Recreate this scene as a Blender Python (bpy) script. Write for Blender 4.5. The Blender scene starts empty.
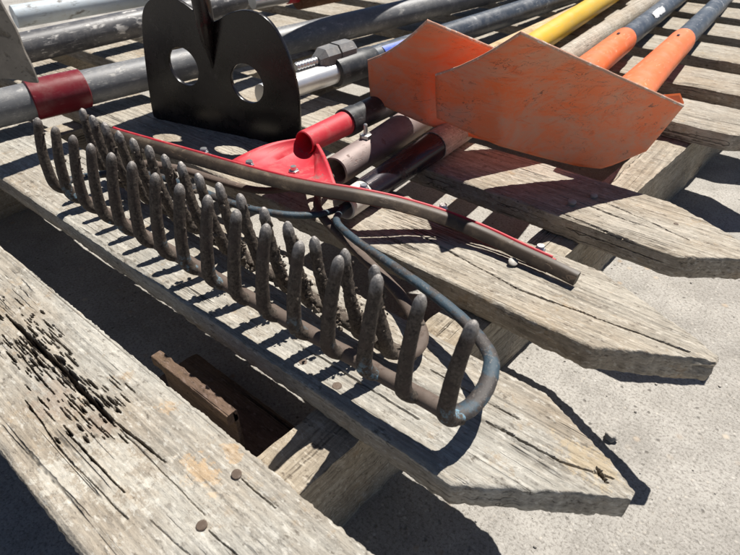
import bpy, bmesh, math, random
from mathutils import Vector, Matrix, noise
random.seed(7)
SC = bpy.context.scene
COL = SC.collection
PI = math.pi
DECK = 0.099          # height of the pallet deck above the concrete
EYE = 0.265           # height of the camera above the deck

# ------------------------------------------------------------------ camera
fpx = 556.04
pit, rol, az = math.radians(37.947), math.radians(-1.1125), math.radians(49.584)
rgt = Vector((math.sin(az), math.cos(az), 0))
fw0 = Vector((-math.cos(az), math.sin(az), 0))
upz = Vector((0, 0, 1))
FWD = fw0*math.cos(pit) - upz*math.sin(pit)
UPV = fw0*math.sin(pit) + upz*math.cos(pit)
CR = rgt*math.cos(rol) + UPV*math.sin(rol)
CU = -rgt*math.sin(rol) + UPV*math.cos(rol)
CAM = Vector((0, 0, DECK+EYE))
cd = bpy.data.cameras.new('camera'); cam = bpy.data.objects.new('camera', cd); COL.objects.link(cam)
cd.sensor_width = 36; cd.lens = 36*fpx/740; cd.clip_start = 0.01; cd.clip_end = 200
cam.matrix_world = Matrix(((CR.x, CU.x, -FWD.x, CAM.x), (CR.y, CU.y, -FWD.y, CAM.y), (CR.z, CU.z, -FWD.z, CAM.z), (0, 0, 0, 1)))
cd.dof.use_dof = True; cd.dof.focus_distance = .44; cd.dof.aperture_fstop = 20
SC.camera = cam


def ray(u, v):
    return CR*((u-370)/fpx) - CU*((v-277.5)/fpx) + FWD


def at(u, v, z):
    """point seen at (u, v) that stands z millimetres above the deck"""
    d = ray(u, v)
    return CAM + d*((z/1000-EYE)/d.z)


def on_plane(u, v, p, n):
    d = ray(u, v)
    return CAM + d*((p-CAM).dot(n)/d.dot(n))


def D(b, n, z):
    return Vector((b/1000, n/1000, DECK+z/1000))


# ------------------------------------------------------------------ helpers
def thing(name, label, cat, loc=(0, 0, 0), group=None):
    o = bpy.data.objects.new(name, None); COL.objects.link(o)
    o.location = loc; o.empty_display_size = 0.02
    o['label'] = label; o['category'] = cat
    if group: o['group'] = group
    return o


def wloc(o):
    p = Vector((0, 0, 0))
    while o is not None:
        p += Vector(o.location); o = o.parent
    return p


def mesh_obj(name, verts, faces, mat, parent=None, org=None, smooth=True, label=None):
    """verts are world points; the object's origin is org (or its parent's)."""
    base = wloc(parent) if parent else Vector((0, 0, 0))
    o_w = Vector(org) if org is not None else base
    me = bpy.data.meshes.new(name)
    me.from_pydata([tuple(Vector(v)-o_w) for v in verts], [], faces)
    me.update()
    bm = bmesh.new(); bm.from_mesh(me)
    bmesh.ops.recalc_face_normals(bm, faces=bm.faces)
    bm.to_mesh(me); bm.free()
    if smooth:
        me.polygons.foreach_set('use_smooth', [True]*len(me.polygons))
        try: me.set_sharp_from_angle(angle=math.radians(38))
        except Exception: pass
    me.materials.append(mat)
    o = bpy.data.objects.new(name, me); COL.objects.link(o)
    if parent: o.parent = parent
    o.location = o_w - base
    if label: o['label'] = label
    return o


class MB:
    def __init__(s): s.v = []; s.f = []

    def add(s, v, f):
        k = len(s.v); s.v += [Vector(p) for p in v]; s.f += [tuple(i+k for i in q) for q in f]

    def tube(s, path, rad, seg=14, up=None, caps=True, nz=0.0, nzs=300.0, seed=0.0, sq=1.0):
        """swept ellipse; rad: r | (side, up) per point"""
        path = [Vector(p) for p in path]; n = len(path)
        rad = rad if isinstance(rad, list) else [rad]*n
        rings = []; ref = Vector(up) if up else None; prev = None
        for i, p in enumerate(path):
            t = (path[min(i+1, n-1)] - path[max(i-1, 0)]).normalized()
            if ref is None:
                ref = Vector((0, 0, 1)) if abs(t.z) < .9 else Vector((1, 0, 0))
            b = prev if prev is not None else ref
            if up: b = Vector(up)
            v = (b - t*b.dot(t))
            if v.length < 1e-6: v = Vector((1, 0, 0)) - t*t.x
            v.normalize(); prev = v
            w = t.cross(v).normalized()
            r = rad[i]; rs, ru = r if isinstance(r, tuple) else (r, r)
            ring = []
            for k in range(seg):
                a = 2*PI*k/seg
                ca, sa = math.cos(a), math.sin(a)
                if sq != 1: ca, sa = math.copysign(abs(ca)**sq, ca), math.copysign(abs(sa)**sq, sa)
                q = w*(ca*rs) + v*(sa*ru)
                if nz:
                    m = noise.noise((p+q)*nzs + Vector((seed, seed*1.7, 0)))
                    m2 = noise.noise((p+q)*nzs*2.7 + Vector((seed*3, 0, 5)))
                    q *= 1 + nz*(m*.7+m2*.5)/max(rs, 1e-6)
                ring.append(p+q)
            rings.append(ring)
        k0 = len(s.v)
        for r in rings: s.v += r
        for i in range(n-1):
            for k in range(seg):
                a = k0+i*seg+k; b = k0+i*seg+(k+1) % seg
                s.f.append((a, b, b+seg, a+seg))
        if caps:
            s.f.append(tuple(k0+k for k in range(seg))[::-1])
            s.f.append(tuple(k0+(n-1)*seg+k for k in range(seg)))

    def box(s, c, ax, ay, az_, bev=0.0):
        """box with half-axis vectors ax, ay, az_"""
        c = Vector(c); bm = bmesh.new()
        bmesh.ops.create_cube(bm, size=2)
        M = Matrix((ax, ay, az_)).transposed()
        for v in bm.verts: v.co = M @ v.co
        if bev:
            bmesh.ops.bevel(bm, geom=list(bm.edges), offset=bev, segments=2, affect='EDGES', profile=.5)
        bm.verts.index_update()
        s.add([c+v.co for v in bm.verts], [tuple(v.index for v in f.verts) for f in bm.faces]); bm.free()

    def blob(s, c, r, sub=1, amp=.35, seed=0.0, sc=(1, 1, 1)):
        bm = bmesh.new(); bmesh.ops.create_icosphere(bm, subdivisions=sub, radius=1)
        bm.verts.index_update(); out = []
        for v in bm.verts:
            k = 1+amp*noise.noise(v.co*1.6+Vector((seed*7.1, seed*3.3, seed)))
            out.append(Vector(c)+Vector((v.co.x*sc[0], v.co.y*sc[1], v.co.z*sc[2]))*(r*k))
        s.add(out, [tuple(v.index for v in f.verts) for f in bm.faces]); bm.free()

    def build(s, name, mat, parent=None, **k):
        return mesh_obj(name, s.v, s.f, mat, parent, **k)


def lerp(a, b, t): return a+(b-a)*t


def catmull(pts, per=8):
    pts = [Vector(p) for p in pts]; out = []
    P = [pts[0]*2-pts[1]] + pts + [pts[-1]*2-pts[-2]]
    for i in range(1, len(P)-2):
        for k in range(per):
            t = k/per; a, b, c, d = P[i-1], P[i], P[i+1], P[i+2]
            out.append(.5*((2*b)+(c-a)*t+(2*a-5*b+4*c-d)*t*t+(3*b-a-3*c+d)*t*t*t))
    out.append(pts[-1]); return out


# ------------------------------------------------------------------ materials
class NT:
    def __init__(s, name):
        s.m = bpy.data.materials.new(name); s.m.use_nodes = True
        s.t = s.m.node_tree; s.n = s.t.nodes; s.n.clear()
        s.out = s.n.new('ShaderNodeOutputMaterial'); s.b = s.n.new('ShaderNodeBsdfPrincipled')
        s.t.links.new(s.b.outputs[0], s.out.inputs[0])
        s.tc = s.n.new('ShaderNodeTexCoord'); s.oi = s.n.new('ShaderNodeObjectInfo')

    def link(s, a, b): s.t.links.new(a, b)

    def coord(s, scale=(1, 1, 1), kind='Object', rnd=True):
        mp = s.n.new('ShaderNodeMapping'); mp.inputs['Scale'].default_value = scale
        s.link(s.tc.outputs[kind], mp.inputs['Vector'])
        if rnd:
            mu = s.n.new('ShaderNodeMath'); mu.operation = 'MULTIPLY'; mu.inputs[1].default_value = 37.0
            s.link(s.oi.outputs['Random'], mu.inputs[0]); s.link(mu.outputs[0], mp.inputs['Location'])
        return mp.outputs[0]

    def noise(s, scale=5, detail=6, rough=.6, vec=None, dist=0.0):
        x = s.n.new('ShaderNodeTexNoise'); x.inputs['Scale'].default_value = scale
        x.inputs['Detail'].default_value = detail; x.inputs['Roughness'].default_value = rough
        x.inputs['Distortion'].default_value = dist
        if vec is not None: s.link(vec, x.inputs['Vector'])
        return x.outputs['Fac']

    def vor(s, scale=5, vec=None, feature='F1', out='Distance'):
        x = s.n.new('ShaderNodeTexVoronoi'); x.feature = feature; x.inputs['Scale'].default_value = scale
        if vec is not None: s.link(vec, x.inputs['Vector'])
        return x.outputs[out]

    def ramp(s, fac, stops, interp='LINEAR'):
        x = s.n.new('ShaderNodeValToRGB'); x.color_ramp.interpolation = interp
        e = x.color_ramp.elements
        while len(e) < len(stops): e.new(.5)
        for i, (p, c) in enumerate(stops):
            e[i].position = p
            e[i].color = (c, c, c, 1) if not isinstance(c, tuple) else (*c, 1)
        s.link(fac, x.inputs[0]); return x.outputs[0]

    def mix(s, fac, a, b, mode='MIX'):
        x = s.n.new('ShaderNodeMix'); x.data_type = 'RGBA'; x.blend_type = mode
        for sock, val in ((x.inputs[0], fac), (x.inputs[6], a), (x.inputs[7], b)):
            if isinstance(val, (int, float)): sock.default_value = val
            elif isinstance(val, tuple): sock.default_value = (*val, 1)
            else: s.link(val, sock)
        return x.outputs[2]

    def math(s, op, a, b=0.0, c=None):
        x = s.n.new('ShaderNodeMath'); x.operation = op
        for i, val in enumerate((a, b, c)):
            if val is None: continue
            if isinstance(val, (int, float)): x.inputs[i].default_value = val
            else: s.link(val, x.inputs[i])
        return x.outputs[0]

    def sep(s, vec, ax):
        x = s.n.new('ShaderNodeSeparateXYZ'); s.link(vec, x.inputs[0]); return x.outputs[ax]

    def bump(s, h, strength=.5, dist=.001):
        x = s.n.new('ShaderNodeBump'); x.inputs['Strength'].default_value = strength
        x.inputs['Distance'].default_value = dist; s.link(h, x.inputs['Height'])
        s.link(x.outputs[0], s.b.inputs['Normal'])

    def set(s, **k):
        for a, v in k.items():
            sock = s.b.inputs[{'col': 'Base Color', 'rough': 'Roughness', 'metal': 'Metallic', 'coat': 'Coat Weight', 'spec': 'Specular IOR Level'}[a]]
            if isinstance(v, (int, float)): sock.default_value = v
            elif isinstance(v, tuple): sock.default_value = (*v, 1)
            else: s.link(v, sock)
        return s.m


def wood_mat(name, light, mid, dark, axis=0, fine=1.0, stain=(.30, .20, .10), stain_amt=.5, lichen=.4, spots=()):
    t = NT(name)
    st = [1, 1, 1]
    for i in range(3): st[i] = 6 if i == axis else 150*fine
    g = t.noise(1.0, 7, .65, t.coord(tuple(st)), .4)
    st2 = [2.2 if i == axis else 520*fine for i in range(3)]
    g2 = t.noise(1.0, 4, .6, t.coord(tuple(st2)), .2)
    big = t.noise(14, 5, .6, t.coord((.6, 1, 1)))
    col = t.mix(t.ramp(g, [(.3, 0), (.62, 1)]), mid, light)
    col = t.mix(t.ramp(big, [(.4, 0), (.7, .7)]), col, tuple(.5*a+.5*b for a, b in zip(mid, stain)))
    spot = t.noise(42, 6, .75, t.coord())
    col = t.mix(t.math('MULTIPLY', t.ramp(spot, [(.58, 0), (.68, 1)]), stain_amt), col, stain)
    lich = t.noise(75, 8, .8, t.coord((.7, 1, 1)))
    col = t.mix(t.math('MULTIPLY', t.ramp(lich, [(.56, 0), (.66, 1)]), lichen), col, tuple(min(.62, c*1.32+.03) for c in light))
    ln = t.ramp(g2, [(.27, 1), (.39, 0)])
    ln = t.math('MULTIPLY', ln, t.ramp(t.noise(24, 4, .6, t.coord((.5, 1, 1))), [(.38, .15), (.60, .8)]))
    col = t.mix(ln, col, dark)
    gm = t.ramp(g2, [(.30, .66), (.5, 1), (.72, 1.22)])
    col = t.mix(1.0, col, gm, 'MULTIPLY')
    mot = t.noise(60, 7, .8, t.coord((.5, 1, 1)))
    col = t.mix(1.0, col, t.ramp(mot, [(.32, .72), (.5, 1), (.7, 1.2)]), 'MULTIPLY')
    speck = t.noise(260, 4, .75, t.coord((.45, 1, 1)))
    col = t.mix(t.ramp(speck, [(.56, 0), (.68, .75)]), col, dark)
    col = t.mix(t.ramp(t.noise(330, 4, .7, t.coord((.4, 1, 1))), [(.55, 0), (.65, .6 if lichen else .1)]), col, tuple(min(.66, c*1.25+.05) for c in light))
    for (px_, py_, rad_, cc, am_) in spots:
        raw = t.n.new('ShaderNodeNewGeometry').outputs['Position']
        dx = t.math('MULTIPLY', t.math('SUBTRACT', t.sep(raw, 0), px_), .55)
        dy = t.math('SUBTRACT', t.sep(raw, 1), py_)
        dist = t.math('SQRT', t.math('ADD', t.math('MULTIPLY', dx, dx), t.math('MULTIPLY', dy, dy)))
        dist = t.math('ADD', dist, t.math('MULTIPLY', t.math('SUBTRACT', t.noise(110, 8, .8, raw), .5), rad_*4.2))
        col = t.mix(t.math('MULTIPLY', t.ramp(t.math('DIVIDE', dist, rad_), [(.50, 1), (.72, 0)]), am_), col, cc)
    # long thin drying checks
    st3 = [1.1 if i == axis else 85*fine for i in range(3)]
    w = t.noise(1.0, 2, .5, t.coord(tuple(st3)), .15)
    chk = t.ramp(t.math('ABSOLUTE', t.math('SUBTRACT', w, .5)), [(.0, 1), (.012, 0)])
    brk = t.ramp(t.noise(12, 3, .6, t.coord()), [(.52, 0), (.60, 1)])
    chk = t.math('MULTIPLY', chk, brk)
    col = t.mix(t.math('MULTIPLY', chk, .8), col, tuple(c*.35 for c in dark))
    pa = t.n.new('ShaderNodeAttribute'); pa.attribute_name = 'pit'
    col = t.mix(t.ramp(pa.outputs['Fac'], [(.2, 0), (.8, .85)]), col, (.040, .028, .019))
    grit = t.noise(900, 3, .7, t.coord())
    h = t.math('ADD', t.math('MULTIPLY', g2, .45), t.math('MULTIPLY', g, .3))
    h = t.math('ADD', h, t.math('MULTIPLY', speck, .5))
    h = t.math('ADD', h, t.math('MULTIPLY', grit, .35))
    h = t.math('SUBTRACT', h, t.math('MULTIPLY', chk, 1.2))
    t.bump(h, .9, .0013)
    return t.set(col=col, rough=.88, spec=.25)


def paint_mat(name, base, worn, amount=.4, rough=.45, scale=60, metal=0.0, wmetal=0.0, stretch=(1, 1, 1), dust=.15, dustc=(.42, .38, .32), bump=.3, coat=0.0):
    t = NT(name)
    n1 = t.noise(scale, 8, .72, t.coord(stretch), .3)
    n2 = t.noise(scale*.25, 6, .65, t.coord(stretch))
    sc_ = t.noise(scale*3, 3, .5, t.coord((stretch[0]*2, stretch[1]*.25, stretch[2]*2)), .6)
    lo = .5+.22*(1-amount)
    wm = t.ramp(t.math('ADD', t.math('MULTIPLY', n1, .6), t.math('MULTIPLY', n2, .4)), [(lo-.06, 0), (lo, 1)])
    scr = t.math('MULTIPLY', t.ramp(sc_, [(.64, 0), (.69, 1)]), min(1, amount*1.4))
    wm = t.math('MAXIMUM', wm, scr)
    var = t.mix(t.ramp(n2, [(.3, 0), (.7, 1)]), tuple(c*.82 for c in base), tuple(min(1, c*1.12) for c in base))
    col = t.mix(wm, var, worn)
    dn = t.noise(scale*.7, 7, .75, t.coord())
    dm = t.math('MULTIPLY', t.ramp(dn, [(.48, 0), (.7, 1)]), dust)
    col = t.mix(dm, col, dustc)
    t.bump(t.math('SUBTRACT', t.math('MULTIPLY', n1, .4), wm), bump, .0006)
    r = t.mix(wm, (rough,)*3, (.55,)*3); r = t.mix(dm, r, (.85,)*3)
    m = t.mix(wm, (metal,)*3, (wmetal,)*3)
    return t.set(col=col, rough=r, metal=m, coat=coat)


W_DECK = wood_mat('weathered deck wood', (.385, .352, .295), (.27, .243, .20), (.075, .056, .042))
OC = (.47, .30, .14); LC = (.60, .585, .52)
SP = [(*at(200, 472, 0)[:2], .010, OC, .5), (*at(232, 452, 0)[:2], .006, OC, .42), (*at(168, 408, 0)[:2], .006, OC, .4), (*at(110, 470, 0)[:2], .022, LC, .35), (*at(185, 500, 0)[:2], .020, LC, .25), (*at(60, 480, 0)[:2], .014, LC, .4), (*at(590, 462, 0)[:2], .014, (.46, .36, .22), .45), (*at(55, 400, 0)[:2], .016, (.26, .19, .14), .45), (*at(100, 425, 0)[:2], .010, (.24, .165, .12), .4)]
W_NEAR = wood_mat('weathered near boards', (.385, .368, .325), (.268, .252, .218), (.075, .060, .045), spots=SP)
W_STR = wood_mat('weathered stringer wood', (.38, .34, .275), (.24, .21, .165), (.07, .05, .035), axis=1)
W_RED = wood_mat('reddish brown timber', (.15, .10, .078), (.085, .055, .042), (.03, .02, .015), stain_amt=.2, lichen=.3)
W_GREY = wood_mat('grey ash handle', (.50, .45, .38), (.38, .34, .28), (.14, .11, .08), axis=1, fine=1.6, stain_amt=.2, lichen=.1)
W_TAN = wood_mat('pale wooden handle', (.60, .46, .29), (.50, .36, .20), (.25, .15, .07), axis=1, fine=1.6, stain_amt=.15, lichen=0)
W_BRN = wood_mat('varnished brown handle', (.16, .075, .035), (.10, .045, .022), (.03, .015, .008), axis=1, fine=1.6, stain_amt=.2, lichen=.05)
M_EDGE = paint_mat('worn blade edge with painted sun line', (.55, .30, .20), (.62, .55, .48), .6, .5, 200, dust=.2)  # pale from paint wear and from sun on the plate edge, painted in
M_ORSOCK = paint_mat('orange plastic socket', (.80, .165, .035), (.86, .42, .26), .30, .42, 70, dust=.2)
M_BLACK = paint_mat('black gloss paint', (.006, .0045, .005), (.085, .07, .065), .16, .26, 45, dust=.22, dustc=(.075, .06, .055), bump=.15)
M_BLKGRIP = paint_mat('dark blue grey fibreglass', (.045, .058, .078), (.34, .35, .36), .36, .42, 60, dust=.4, dustc=(.30, .31, .32))
M_BLKSLV = paint_mat('black plastic sleeve', (.022, .024, .027), (.20, .20, .20), .22, .45, 90, dust=.25, dustc=(.25, .24, .23))
M_GREYD = paint_mat('scratched dark grey tube', (.075, .075, .08), (.55, .53, .50), .48, .45, 110, dust=.3, dustc=(.3, .28, .26), stretch=(1, .4, 1))
M_GALV = paint_mat('grey tube', (.15, .153, .158), (.38, .37, .35), .42, .48, 110, metal=.1, wmetal=.1, dust=.25, dustc=(.5, .48, .44), stretch=(1, .4, 1))
M_WHITEPIPE = paint_mat('worn pale blue pipe', (.50, .56, .60), (.14, .13, .12), .34, .5, 70, dust=.3, stretch=(1, .5, 1))
M_CAST = paint_mat('dull cast zinc', (.20, .20, .20), (.40, .39, .37), .3, .5, 150, metal=.4, wmetal=.2, dust=.3, bump=.6)
M_MAROON = paint_mat('maroon plastic sleeve', (.17, .012, .018), (.30, .12, .11), .22, .35, 70, dust=.12)
M_RED = paint_mat('red powder coat', (.50, .020, .035), (.28, .11, .10), .32, .58, 60, dust=.36, dustc=(.46, .22, .19))
M_YEL = paint_mat('yellow fibreglass handle', (.72, .44, .03), (.50, .40, .22), .25, .42, 60, dust=.2, stretch=(1, .35, 1))
M_CHROME = paint_mat('zinc plated steel', (.62, .62, .61), (.40, .38, .35), .2, .32, 120, metal=.9, wmetal=.6, dust=.2, stretch=(1, .4, 1))
M_SILVER = paint_mat('bright aluminium tube', (.80, .80, .80), (.5, .5, .5), .1, .38, 120, metal=.75, wmetal=.5, dust=.1)
M_RUSTPIPE = paint_mat('rusty grey ferrule', (.27, .215, .20), (.20, .10, .07), .45, .6, 90, metal=.3, dust=.35, dustc=(.42, .36, .33), bump=.7)
M_BLUEF = paint_mat('dark blue lacquer ferrule', (.018, .014, .022), (.075, .04, .03), .45, .25, 40, metal=.3, dust=.05)
M_PLATE = paint_mat('dusty grey steel plate', (.15, .135, .115), (.09, .075, .055), .5, .7, 90, dust=.45, dustc=(.30, .27, .23), bump=.7)
M_RUST = paint_mat('flaking rusty steel', (.085, .05, .037), (.19, .145, .115), .40, .8, 60, dust=.25, bump=.9)
M_NAIL = paint_mat('rusty nail head', (.12, .085, .062), (.27, .22, .19), .4, .75, 300, metal=.2, dust=.2)
M_NAILG = paint_mat('grey nail head', (.36, .34, .31), (.2, .16, .12), .3, .6, 300, metal=.2, dust=.2)
M_LABELB = paint_mat('blue printed label', (.05, .12, .52), (.35, .38, .45), .25, .4, 200, dust=.1)
M_LABELW = paint_mat('torn white sticker', (.72, .72, .72), (.3, .3, .3), .3, .6, 400, dust=.1)
M_WHITE = paint_mat('dirty white ferrule ring', (.62, .60, .55), (.3, .22, .16), .3, .5, 150, dust=.3)
M_RUBBER = paint_mat('brown worn rubber', (.055, .038, .025), (.15, .10, .062), .42, .52, 60, dust=.38, dustc=(.24, .175, .11), stretch=(.35, 1, 1))
M_STONE = paint_mat('grey pebble', (.32, .30, .27), (.2, .18, .16), .3, .85, 200)


def orange_mat():
    t = NT('scuffed orange paint'); c = t.coord(rnd=True)
    big = t.noise(9, 5, .6, t.coord((.5, 1, 1)), .4); md = t.noise(30, 8, .75, t.coord((.45, 1, 1)), .5)
    st = t.noise(70, 6, .7, t.coord((.22, 1, 1.3)), .8); fn = t.noise(420, 5, .75, c)
    col = t.mix(t.ramp(big, [(.32, 0), (.66, 1)]), (.86, .17, .042), (.70, .235, .115))
    col = t.mix(t.ramp(md, [(.46, 0), (.60, .75)]), col, (.60, .30, .19))
    col = t.mix(t.ramp(st, [(.56, 0), (.66, .6)]), col, (.74, .125, .025))
    scr = t.noise(34, 4, .6, t.coord((.5, 1.2, 2.4)), 1.6)
    line = t.ramp(t.math('ABSOLUTE', t.math('SUBTRACT', scr, .5)), [(0, 1), (.010, 0)])
    gate = t.ramp(t.noise(16, 3, .6, c), [(.50, 0), (.60, 1)])
    line = t.math('MULTIPLY', line, gate)
    chip = t.math('MULTIPLY', t.ramp(t.noise(120, 6, .8, t.coord((.6, 1, 1))), [(.58, 0), (.63, 1)]), t.ramp(t.noise(13, 3, .6, t.coord()), [(.50, 0), (.62, 1)]))
    wr = t.math('MAXIMUM', t.math('MULTIPLY', line, .75), t.math('MULTIPLY', chip, .8))
    col = t.mix(wr, col, (.085, .060, .045))
    dust = t.math('MAXIMUM', t.ramp(fn, [(.55, 0), (.7, .35)]), t.ramp(t.noise(18, 7, .75, t.coord((.35, 1, 1.4)), .6), [(.48, 0), (.66, .6)]))
    col = t.mix(dust, col, (.56, .36, .25))
    t.bump(t.math('SUBTRACT', t.math('MULTIPLY', md, .5), wr), .35, .0006)
    return t.set(col=col, rough=t.mix(t.ramp(md, [(.4, 0), (.6, 1)]), (.42,)*3, (.68,)*3))


def tine_mat(name, dirt):
    t = NT(name)
    c = t.coord(rnd=True)
    z = t.sep(t.coord((1, 1, 1), rnd=False), 2)
    n1 = t.noise(140, 8, .75, c); n2 = t.noise(520, 4, .7, c)
    rust = t.mix(t.ramp(n1, [(.35, 0), (.65, 1)]), (.040, .031, .026), (.092, .068, .054))
    soil = t.mix(t.ramp(n2, [(.35, 0), (.7, 1)]), (.028, .022, .018), (.135, .108, .085))
    dm = t.ramp(t.noise(95, 7, .75, c), [(.52-.2*dirt, 0), (.60-.2*dirt, 1)])
    col = t.mix(dm, rust, soil)
    tip = t.ramp(t.math('ADD', z, t.math('MULTIPLY', n1, .016)), [(.067, 0), (.073, 1)])
    tip = t.math('MULTIPLY', tip, t.ramp(n2, [(.3, .35), (.55, .9)]))
    col = t.mix(tip, col, (.36, .34, .32))
    low = t.math('MULTIPLY', t.ramp(z, [(.006, 1), (.022, 0)]), t.ramp(n1, [(.52, 0), (.60, 1)]))
    if dirt < .8:
        pch = t.ramp(t.noise(28, 3, .5, c), [(.50, 0), (.56, 1)])
        col = t.mix(t.math('MULTIPLY', low, pch), col, (.16, .27, .34))
    t.bump(t.math('ADD', n1, t.math('MULTIPLY', n2, .7)), .8, .0009)
    return t.set(col=col, rough=t.mix(tip, (.82,)*3, (.45,)*3), metal=t.math('MULTIPLY', tip, .55), spec=.3)


def bow_mat(name):
    t = NT(name); c = t.coord()
    n1 = t.noise(55, 8, .7, c); n2 = t.noise(400, 4, .7, c)
    col = t.mix(t.ramp(n1, [(.46, 0), (.54, 1)]), (.042, .036, .033), (.030, .055, .075))
    col = t.mix(t.ramp(n2, [(.58, 0), (.66, .45)]), col, (.22, .19, .165))
    t.bump(t.math('ADD', n1, n2), .6, .0006)
    return t.set(col=col, rough=.62, metal=.1)


M_ORANGE = orange_mat()
M_TINE = tine_mat('rusty rake tine', .45)
M_TINED = tine_mat('soil caked rake tine', .95)
M_BOW = bow_mat('flaking blue bow paint')
M_BAR = paint_mat('rusty rake bar', (.10, .072, .056), (.18, .125, .095), .4, .75, 110, dust=.3, dustc=(.22, .18, .15), bump=.8)
M_SOIL = paint_mat('dry soil', (.085, .066, .05), (.19, .155, .12), .5, .95, 300, dust=.3, bump=.8)


def concrete():
    t = NT('weathered concrete')
    c = t.coord(rnd=False)
    big = t.noise(3.2, 6, .6, c); mid = t.noise(26, 8, .7, c); fine = t.noise(420, 5, .75, c)
    col = t.mix(t.ramp(mid, [(.32, 0), (.68, 1)]), (.30, .284, .258), (.47, .45, .415))
    col = t.mix(t.ramp(big, [(.4, 0), (.7, .6)]), col, (.26, .238, .205))
    blot = t.noise(9, 8, .75, c)
    col = t.mix(1.0, col, t.ramp(blot, [(.35, .80), (.5, 1), (.68, 1.14)]), 'MULTIPLY')
    col = t.mix(t.ramp(fine, [(.36, .8), (.52, 0)]), col, (.14, .128, .11))
    col = t.mix(t.ramp(t.noise(700, 4, .7, c), [(.56, 0), (.68, .6)]), col, (.55, .52, .47))
    agg = t.vor(230, c); aggc = t.vor(230, c, out='Color')
    am = t.math('MULTIPLY', t.ramp(agg, [(.12, 1), (.34, 0)]), t.ramp(t.sep(aggc, 0), [(.55, 0), (.95, .6)]))
    acol = t.mix(t.sep(aggc, 1), (.50, .45, .38), (.62, .60, .56))
    col = t.mix(am, col, acol)
    agg2 = t.vor(75, c); agg2c = t.vor(75, c, out='Color')
    am2 = t.math('MULTIPLY', t.ramp(agg2, [(.10, 1), (.28, 0)]), t.ramp(t.sep(agg2c, 0), [(.80, 0), (.92, .85)]))
    col = t.mix(am2, col, t.mix(t.sep(agg2c, 1), (.28, .21, .15), (.55, .47, .37)))
    pit = t.vor(120, c); pitc = t.vor(120, c, out='Color')
    pm = t.math('MULTIPLY', t.ramp(pit, [(.08, 1), (.2, 0)]), t.ramp(t.sep(pitc, 2), [(.90, 0), (.97, .8)]))
    col = t.mix(t.math('MULTIPLY', pm, .8), col, (.08, .07, .06))
    h = t.math('ADD', t.math('MULTIPLY', fine, .7), t.math('MULTIPLY', mid, 1.4))
    h = t.math('ADD', h, t.math('MULTIPLY', t.math('MAXIMUM', am, am2), .5))
    h = t.math('SUBTRACT', h, pm)
    t.bump(h, .7, .0014)
    return t.set(col=col, rough=.92, spec=.25)


M_BLACK.node_tree.nodes['Principled BSDF'].inputs['Specular IOR Level'].default_value = .4

# ------------------------------------------------------------------ ground
g = mesh_obj('ground', [(-30, -30, 0), (30, -30, 0), (30, 30, 0), (-30, 30, 0)], [(0, 1, 2, 3)], concrete(), smooth=False)
g['kind'] = 'structure'

grit = MB()
for i in range(420):
    b = random.uniform(-.35, .45); n = random.uniform(.0, .95)
    r = random.choice([.0005, .0006, .0008, .001, .0013])
    grit.blob((b, n, r*.5), r, 1, .5, i*.37, (1, random.uniform(.7, 1.3), .6))
gr = grit.build('grit', M_STONE, org=(0, 0, 0)); gr['kind'] = 'stuff'
gr['label'] = 'fine sandy grit scattered over the concrete'; gr['category'] = 'grit'
pb = at(611, 437, -96.5)
m = MB(); m.blob(pb, .0044, 3, .5, 2.2, (1, .8, .85))
o = m.build('pebble', M_STONE, org=pb); o['label'] = 'small grey pebble on the concrete beside the pointed board end'; o['category'] = 'pebble'

# ------------------------------------------------------------------ pallet
TH = .0208
pal = thing('wooden_pallet', 'weathered grey wooden pallet with pointed deck boards lying on concrete', 'pallet', (-.5, .6, 0))


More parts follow.
